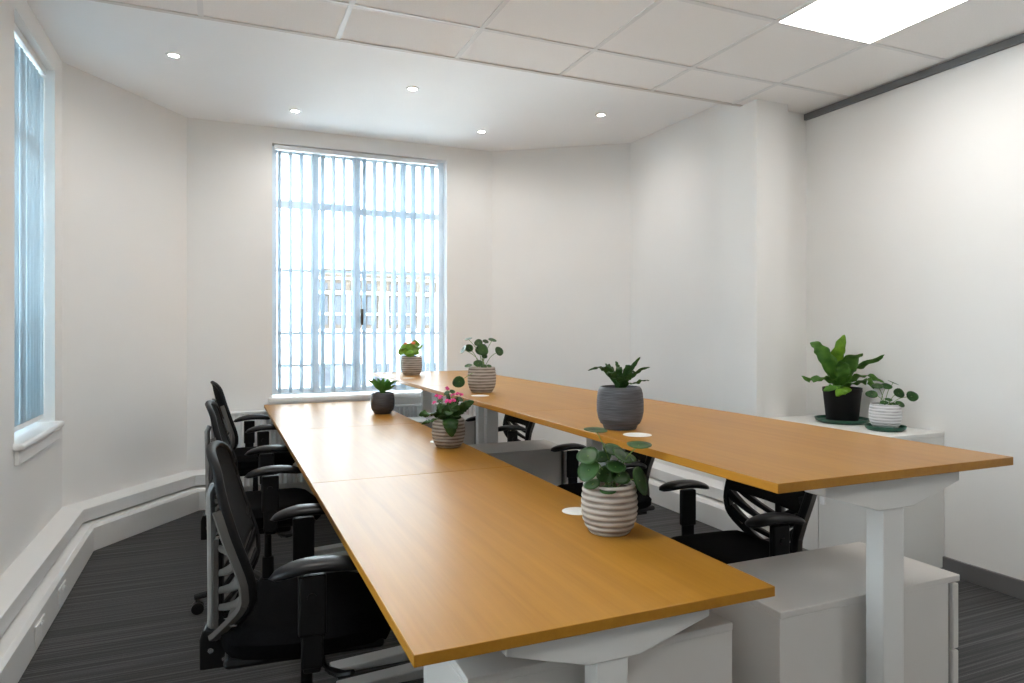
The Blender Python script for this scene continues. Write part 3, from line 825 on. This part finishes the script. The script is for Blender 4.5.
# P3 : pilea on the low desk, foreground
pilea('small round-leaved plant in a brown-and-cream banded pot on the near low desk', (0.982, 1.618, 0.73), 'striped', 0.0765, 0.135,
      [(190, -15, 0.010, 62, (0.05, 1, -0.08), 1.0), (450, 70, -0.01, 64, (0.0, 1, -0.15), 1.0),
       (130, 128, -0.03, 58, (-0.35, 1, -0.75), 1.0), (128, 210, -0.045, 62, (-0.5, 0.55, -0.6), 1.0), (300, 112, 0.02, 56, (0.15, 1, -0.45), 1.0),
       (345, 135, -0.01, 58, (0.5, 0.8, -0.4), 1.0), (300, 195, -0.03, 52, (0.1, 1, -0.5), 1.0), (225, 150, 0.01, 50, (-0.1, 1, -0.5), 1.0),
       (455, 285, -0.02, 75, (0.75, 0.35, -0.5), 1.0), (150, 292, -0.05, 44, (-0.3, 1, -0.35), 1.0), (240, 318, -0.066, 42, (0, 1, -0.35), 1.0),
       (395, 160, 0.03, 50, (0.3, 1, -0.3), 1.0), (250, 245, -0.02, 55, (-0.2, 0.7, -0.6), 1.0), (330, 255, -0.02, 55, (0.3, 0.7, -0.6), 1.0)],
      0.161*1.888/683, (270, 312), SG, M['leaf_dark'], scale=1.2)
# P5 : pilea on the raised desk, middle
pilea('airy round-leaved plant in a cream ribbed pot at the middle of the raised desks', (1.30, 3.455, 0.95), 'striped', 0.0775, 0.136,
      [(155, 490, -0.10, 66, (-0.35, 0.25, -0.9), 0.85), (190, 185, -0.02, 52, (-0.8, 0.5, -0.35), 0.9), (240, 172, 0.01, 46, (0.3, 0.45, -0.8), 0.9), (232, 84, 0.02, 44, (-0.25, 1, -0.25), 0.9),
       (335, 120, -0.01, 42, (-0.1, 0.4, -0.9), 0.9), (380, 190, -0.03, 55, (0.35, 0.3, -0.9), 1.1), (345, 190, 0.01, 45, (-0.3, 0.3, -0.9), 1.1), (470, 93, 0.0, 44, (0.3, 0.9, -0.35), 0.9),
       (537, 203, -0.01, 50, (0.55, 0.35, -0.65), 0.95), (240, 338, -0.05, 38, (-0.2, 0.9, -0.4), 0.9), (335, 318, -0.04, 46, (0, 0.5, -0.85), 0.8), (402, 108, 0.03, 32, (0.3, 0.7, -0.5), 0.9),
       (395, 250, -0.02, 30, (0.3, 0.5, -0.8), 0.9), (390, 345, -0.05, 32, (0.1, 0.8, -0.5), 1.0), (442, 345, -0.04, 24, (0.3, 0.7, -0.5), 1.0)],
      0.1025*3.69/683, (367, 362), SG, M['leaf_dark'])
# P8 : pilea on the cabinet
pilea('small round-leaved plant in a white ribbed pot on the cabinet, beside the black pot', (3.305, 2.60, 0.745+0.012), 'white', 0.080, 0.130,
      [(508, 390, -0.02, 36, (-0.2, 0.6, -0.8), 0.75), (556, 341, 0.0, 34, (-0.2, 1, -0.45), 1.0), (620, 343, 0.01, 33, (0, 0.8, -0.6), 0.9), (668, 322, 0.02, 34, (0.4, 1, -0.2), 1.0),
       (684, 384, -0.01, 36, (0.1, 0.45, -0.85), 0.9), (760, 403, -0.02, 40, (0.1, 0.4, -0.9), 0.85), (606, 422, -0.03, 22, (0, 1, -0.4), 1), (566, 438, -0.05, 24, (-0.2, 1, -0.4), 1),
       (665, 447, -0.05, 30, (0.2, 0.7, -0.6), 0.9), (620, 452, -0.055, 22, (0, 0.8, -0.6), 1)],
      0.161*3.68/683, (605, 455), SG, M['leaf_deep'])

# strap-leaved plants
def straps(label, loc, kind, R, H, leaves, m, base, group, leafmat, sub=None):
    """leaves: (list of (zx, zy, depth), width_z, wav, tip)"""
    t = thing('potted_plant', label, 'potted plant', loc, 0, group)
    pot(kind, R, H, t)
    bl = bmesh.new(); bb = bmesh.new(); any_b = False
    for i, (pp, w, wav, tip, *br) in enumerate(leaves):
        pts = [Vector((0, 0, H*0.885)) + V3((pp[0][0]-base[0])*m*0.4, 0, pp[0][2]*0.3)] + [V3((x-base[0])*m, H-(y-base[1])*m, d) for x, y, d in pp]
        tgt = bl
        if br: tgt = bb; any_b = True
        strap_leaf(tgt, pts, w*m*(1.18 if kind == "black" else 1.0), wav, 5, tip, phase=i*1.7)
    obj('leaves', bl, leafmat, t, smooth=60, solid=0.0012)
    if any_b: obj('young_leaves', bb, M['leaf_bright'], t, smooth=60, solid=0.0012)
    return t

# P6 : fern in the grey pot on the raised desk
straps('strap-leaved fern in a charcoal grey ribbed pot on the near raised desk', (1.247, 1.985, 0.95), 'grey', 0.079, 0.142,
       [([(260, 250, 0), (190, 165, -.01), (130, 140, -.02), (50, 162, -.02)], 34, .004, .4), ([(270, 240, 0), (215, 160, -.02), (170, 135, -.03), (120, 132, -.04)], 42, .004, .5),
        ([(280, 240, 0), (240, 160, .02), (220, 130, .04), (200, 120, .05)], 40, .004, .5), ([(295, 240, 0), (285, 170, -.02), (280, 135, -.03), (262, 150, -.05)], 52, .003, .5),
        ([(300, 240, .02), (298, 160, .03), (290, 120, .04), (284, 98, .05)], 30, .003, .5), ([(320, 240, 0), (345, 160, -.01), (365, 125, -.015), (388, 128, -.02)], 48, .003, .5),
        ([(330, 240, .01), (380, 170, .02), (420, 115, .02), (462, 62, .02)], 36, .003, .55), ([(350, 245, 0), (400, 200, .0), (455, 155, -.01), (522, 138, -.01)], 30, .003, .5),
        ([(350, 260, -.02), (400, 255, -.03), (450, 232, -.04), (500, 232, -.05)], 30, .003, .6), ([(300, 250, -.03), (250, 200, -.05), (215, 170, -.06), (170, 180, -.07)], 44, .004, .5),
        ([(320, 250, -.03), (340, 215, -.05), (350, 190, -.06), (356, 172, -.065)], 50, .003, .5), ([(300, 250, -.04), (285, 220, -.055), (280, 200, -.06), (272, 190, -.065)], 55, .003, .5),
        ([(340, 250, .03), (380, 215, .05), (410, 180, .06), (450, 190, .07)], 34, .003, .5)],
       0.1318*2.32/683, (300, 285), 'plants in charcoal grey pots', M['leaf_dark'])
# P1 : spiky plant in grey pot on the low desk
straps('spiky bright green plant in a small charcoal pot on the far low desk', (0.998, 4.53, 0.73), 'grey', 0.079, 0.141,
       [([(135, 420, 0), (90, 375, -.01), (35, 348, -.02)], 34, 0, .45), ([(140, 415, 0), (110, 370, -.02), (78, 338, -.03)], 36, 0, .45), ([(145, 410, 0), (125, 370, .01), (108, 338, .02)], 34, 0, .45),
        ([(150, 410, 0), (155, 370, -.02), (162, 332, -.03)], 36, 0, .45), ([(158, 410, 0), (178, 375, .0), (192, 342, 0)], 34, 0, .45), ([(165, 415, 0), (195, 380, -.02), (215, 352, -.03)], 32, 0, .45),
        ([(170, 420, 0), (215, 375, -.01), (270, 352, -.03)], 30, 0, .45), ([(170, 425, -.02), (215, 405, -.03), (252, 385, -.05)], 28, 0, .5), ([(140, 425, -.02), (115, 400, -.04), (95, 385, -.05)], 32, 0, .45),
        ([(155, 425, -.03), (165, 395, -.05), (172, 372, -.06)], 34, 0, .45), ([(150, 425, -.03), (140, 395, -.05), (135, 372, -.06)], 34, 0, .45)],
       0.1318*4.58/683, (150, 445), 'plants in charcoal grey pots', M['leaf_fresh'])
# P7 : bird's nest fern in the black pot on the cabinet
straps('large wavy-leaved fern in a plain black pot on the cabinet', (3.355, 2.922, 0.745+0.014), 'black', 0.107, 0.190,
       [([(310, 310, 0), (270, 240, -.02), (210, 150, -.03), (165, 95, -.03), (130, 75, -.02)], 78, .008, .5), ([(325, 310, .03), (318, 200, .05), (330, 110, .03), (365, 25, .03)], 74, .004, .6, 1),
        ([(335, 310, 0), (345, 230, -.03), (365, 165, -.05), (408, 135, -.10)], 100, .007, .6), ([(350, 310, .02), (390, 240, .03), (460, 200, -.02), (575, 142, -.06)], 62, .008, .45),
        ([(300, 330, -.02), (245, 300, -.04), (185, 278, -.06), (110, 295, -.07), (58, 270, -.07)], 34, .007, .6), ([(300, 330, -.05), (255, 325, -.10), (205, 335, -.12), (160, 355, -.13)], 46, .004, .5),
        ([(310, 335, -.06), (290, 340, -.11), (265, 350, -.13), (232, 385, -.135)], 70, .004, .5, 1), ([(360, 320, 0), (410, 280, -.01), (480, 270, -.04), (545, 310, -.08)], 48, .009, .6),
        ([(350, 325, -.04), (400, 305, -.08), (445, 295, -.10), (468, 345, -.11)], 50, .008, .6), ([(320, 320, .05), (300, 230, .09), (290, 190, .11), (270, 160, .13)], 66, .006, .5),
        ([(315, 315, -.03), (305, 260, -.06), (290, 210, -.08), (262, 180, -.11)], 76, .007, .55), ([(345, 320, .05), (380, 270, .06), (400, 255, .07), (420, 270, .08)], 44, .006, .5)],
       0.161*4.1/683, (335, 345), 'ferns on the cabinet', M['leaf_mid'])
# saucers under the two cabinet plants
for x, y, r, lab in ((3.355, 2.922, 0.150, 'wide dark green plastic saucer under the black pot'), (3.305, 2.60, 0.102, 'small dark green plastic saucer under the white ribbed pot')):
    bm = bmesh.new(); lathe(bm, [(0, 0), (r*0.82, 0), (r*0.95, 0.010), (r, 0.026), (r*0.965, 0.026), (r*0.91, 0.012), (r*0.8, 0.0115), (0, 0.0115)], 44)
    tag(obj('plant_saucer', bm, M['saucer'], None, loc=(x, y, 0.745)), lab, 'plant saucer', 'green saucers on the cabinet')

# P2, P4 : flowering kalanchoes
def kalanchoe(label, loc, R, H, m, base, broad, rounds, flowers, petal, fr, leafmat):
    t = thing('potted_plant', label, 'potted plant', loc, 0, SG)
    pot('striped', R, H, t)
    bl = bmesh.new(); bs = bmesh.new(); bf = bmesh.new()
    for i, (pp, w) in enumerate(broad):
        strap_leaf(bl, [Vector((0, 0, H*0.89))] + [V3((x-base[0])*m, H-(y-base[1])*m, d) for x, y, d in pp], w*m, 0.0035, 6, 0.42, 0.15, phase=i, base=0.35)
    for x, y, d, r, nr in rounds: disc_leaf(bl, V3((x-base[0])*m, H-(y-base[1])*m, d), V3(*nr), r*m, 1.15)
    for x, y, d in flowers:
        c = V3((x-base[0])*m, H-(y-base[1])*m, d)
        tube(bs, catmull([(0, 0, H*0.89), c*0.5+Vector((0, 0, H*0.45)), c], 4), 0.0014, 5)
        for k in range(5):
            o = Vector((random.uniform(-1, 1), random.uniform(-1, 1), random.uniform(-.5, .8)))
            flower(bf, c + o*fr*0.75, o + Vector((0, 0, 0.8)) - FV*0.8, fr*random.uniform(0.6, 0.9))
    obj('stems', bs, M['stem'], t, smooth=60); obj('leaves', bl, leafmat, t, smooth=60, solid=0.001)
    obj('flowers', bf, petal, t, smooth=0, solid=0.0006)
    return t
kalanchoe('pink-flowered plant in a cream ribbed pot on the low desk', (1.0, 3.108, 0.73), 0.0795, 0.136, 0.117*3.27/683, (242, 335),
          [([(190, 310, -.02), (120, 285, -.04), (60, 285, -.05), (2, 302, -.05)], 100), ([(170, 330, -.03), (110, 340, -.06), (70, 352, -.07), (28, 372, -.07)], 42), ([(320, 290, -.01), (370, 240, -.02), (420, 205, -.02), (462, 192, -.02)], 84),
           ([(265, 320, -.06), (275, 350, -.10), (282, 410, -.11), (285, 468, -.105)], 130), ([(240, 310, -.04), (235, 260, -.06), (240, 210, -.06)], 90), ([(280, 310, -.03), (310, 260, -.05), (335, 215, -.05)], 90),
           ([(200, 310, -.03), (185, 250, -.04), (170, 200, -.03)], 90), ([(300, 320, -.05), (330, 300, -.08), (355, 300, -.09)], 90), ([(215, 320, -.05), (200, 300, -.08), (190, 290, -.09)], 90), ([(250, 300, 0), (250, 220, .01), (225, 100, .01)], 60), ([(270, 300, 0), (300, 200, .01), (350, 160, .01)], 70)],
          [(230, 120, -.01, 26, (-.2, .8, -.5)), (275, 110, 0, 24, (.2, .8, -.5)), (345, 175, -.01, 26, (.3, .8, -.5)), (170, 185, 0, 26, (-.3, .8, -.5)), (255, 260, -.06, 40, (0, .5, -.85)), (300, 235, -.05, 36, (.3, .5, -.8)), (205, 250, -.05, 38, (-.3, .5, -.8))],
          [(235, 85, 0), (140, 145, -.01), (180, 152, -.02), (130, 205, -.02), (232, 185, -.04), (285, 135, -.01), (288, 180, -.04), (347, 135, 0), (255, 185, -.045), (320, 130, 0), (170, 158, -.02)], M['pink'], 0.0095, M['leaf_dark'])
kalanchoe('small orange-flowered plant in a cream ribbed pot at the far corner of the raised desks', (1.32, 5.0, 0.95), 0.0795, 0.142, 0.1318*5.12/683, (365, 175),
          [([(340, 150, -.02), (310, 120, -.05), (280, 118, -.06)], 60), ([(380, 150, -.02), (420, 120, -.02), (452, 88, -.02)], 28), ([(370, 140, 0), (390, 100, 0), (400, 60, 0)], 60), ([(350, 140, 0), (335, 100, 0), (320, 75, 0)], 56), ([(360, 160, -.05), (350, 155, -.08), (345, 165, -.09)], 50)],
          [(300, 130, -.04, 36, (-.4, .6, -.8)), (330, 110, -.02, 34, (-.2, .6, -.8)), (360, 152, -.07, 32, (0, .7, -.7)), (385, 120, -.03, 36, (.2, .6, -.8)), (400, 80, 0, 30, (.4, .6, -.6)), (360, 95, 0, 34, (0, .8, -.5)), (310, 95, 0, 28, (-.3, .8, -.5)), (400, 140, -.03, 30, (.5, .6, -.6))],
          [(320, 78, -.03), (372, 72, -.03), (350, 62, -.02), (385, 76, -.03)], M['orange'], 0.011, M['leaf_bright'])

# ------------------------------------------------------------------ street outside the back window
ST = -5.2
bm = bmesh.new(); box(bm, -30, 30, 7.4, 40, ST-0.2, ST); o = obj('street_ground', bm, M['asphalt'], smooth=0); struct(o)
bm = bmesh.new(); box(bm, -9, 9, YW+T+0.005, 12.0, -0.9, -0.7); box(bm, -9, XL-T-0.005, -4, YW+T+0.005, -0.9, -0.7); o = obj('light_bounce_slab', bm, M['bounce'], smooth=0); struct(o)  # unseen white slab, added to bounce daylight up onto the ceilings
bd = thing('office_building', 'pale building across the street with tan brick bays, seen through the back window', 'building', (0, 15.0, ST))
bm = bmesh.new(); box(bm, -14, 18, 0.35, 6, 0, 6.6-ST-1.4); obj('facade', bm, M['render'], bd, smooth=0)
bays = [(-1.0, 0.62), (1.86, 3.28), (3.42, 4.9), (5.3, 6.8)]
for x0, x1 in bays:
    z0, z1 = 1.32-ST, 2.62-ST
    b = bobj('brick_bay', [(x0, x1, 0.12, 0.36, z0, z1)], M['stone'], bd, smooth=0)
    n = 4
    for r_, (za, zb) in enumerate(((0.10, 0.30), (0.36, 0.72), (0.86, 1.0))):
        for k in range(n):
            w = (x1-x0)/n; xa = x0+w*k+0.06
            pane = bobj('window_pane', [(xa, xa+w-0.14, 0.09, 0.125, z0+za, z0+zb)], M['farglass'], b, smooth=0)
    bm = bmesh.new()
    box(bm, x0-0.05, x1+0.05, 0.02, 0.36, z0+0.76, z0+0.82); box(bm, x0-0.05, x1+0.05, 0.02, 0.36, z0-0.06, z0)
    box(bm, x0-0.05, x1+0.05, 0.02, 0.36, z1, z1+0.06)
    box(bm, x0-0.05, x1+0.05, 0.05, 0.36, z0+0.31, z0+0.35); box(bm, x0-0.05, x1+0.05, 0.05, 0.36, z0+1.08, z0+1.12)
    for k in range(n+1):
        w = (x1-x0)/n; box(bm, x0+w*k-0.03, x0+w*k+0.03, 0.06, 0.14, z0, z0+0.76)
    obj('stone_course', bm, M['render'], b, smooth=0)
for k in range(6):
    bobj('lower_window', [(1.9+k*0.62, 2.3+k*0.62, 0.30, 0.36, 0.05-ST, 0.55-ST)], M['farglass'], bd, smooth=0)

# ------------------------------------------------------------------ world, portals, camera
w = bpy.data.worlds.new('sky'); bpy.context.scene.world = w; w.use_nodes = True
nt = w.node_tree; bg = nt.nodes['Background']
tc = nt.nodes.new('ShaderNodeTexCoord'); sp = nt.nodes.new('ShaderNodeSeparateXYZ'); rp = nt.nodes.new('ShaderNodeValToRGB')
nt.links.new(tc.outputs['Generated'], sp.inputs[0]); nt.links.new(sp.outputs['Z'], rp.inputs['Fac']); nt.links.new(rp.outputs['Color'], bg.inputs['Color'])
rp.color_ramp.elements[0].color = (0.92, 0.965, 1.0, 1); rp.color_ramp.elements[1].color = (0.82, 0.92, 1.0, 1)
bg.inputs['Strength'].default_value = 6.3

def portal(name, loc, rot, sx, sy):
    l = bpy.data.lights.new(name, 'AREA'); l.shape = 'RECTANGLE'; l.size = sx; l.size_y = sy; l.cycles.is_portal = True
    o = bpy.data.objects.new(name, l); C.objects.link(o); o.location = loc; o.rotation_euler = rot
portal('daylight_back_window', ((WX0+WX1)/2, YW+T+0.02, (WZ0+WZ1)/2), (-PI/2, 0, 0), WX1-WX0, WZ1-WZ0)
for ya, yb in LWIN: portal('daylight_left_window', (XL-T-0.02, (ya+yb)/2, (WZ0+WZ1)/2), (PI/2, 0, -PI/2), yb-ya, WZ1-WZ0)

cam = bpy.data.cameras.new('camera'); co = bpy.data.objects.new('camera', cam); C.objects.link(co)
cam.sensor_width = 36; cam.lens = 683*36/1024; cam.shift_y = -10.5/1024; cam.clip_start = 0.05
co.location = (0, 0, 1.28); co.rotation_euler = (PI/2, 0, -TH_)
sc = bpy.context.scene
sc.camera = co
sc.view_settings.view_transform = 'Standard'; sc.view_settings.look = 'None'; sc.view_settings.gamma = 1; sc.view_settings.use_curve_mapping = False
sc.view_settings.exposure = 1.64
sc.cycles.max_bounces = 14; sc.cycles.diffuse_bounces = 8; sc.cycles.transparent_max_bounces = 16
sc.cycles.sample_clamp_indirect = 8.0
sc.cycles.use_denoising = True
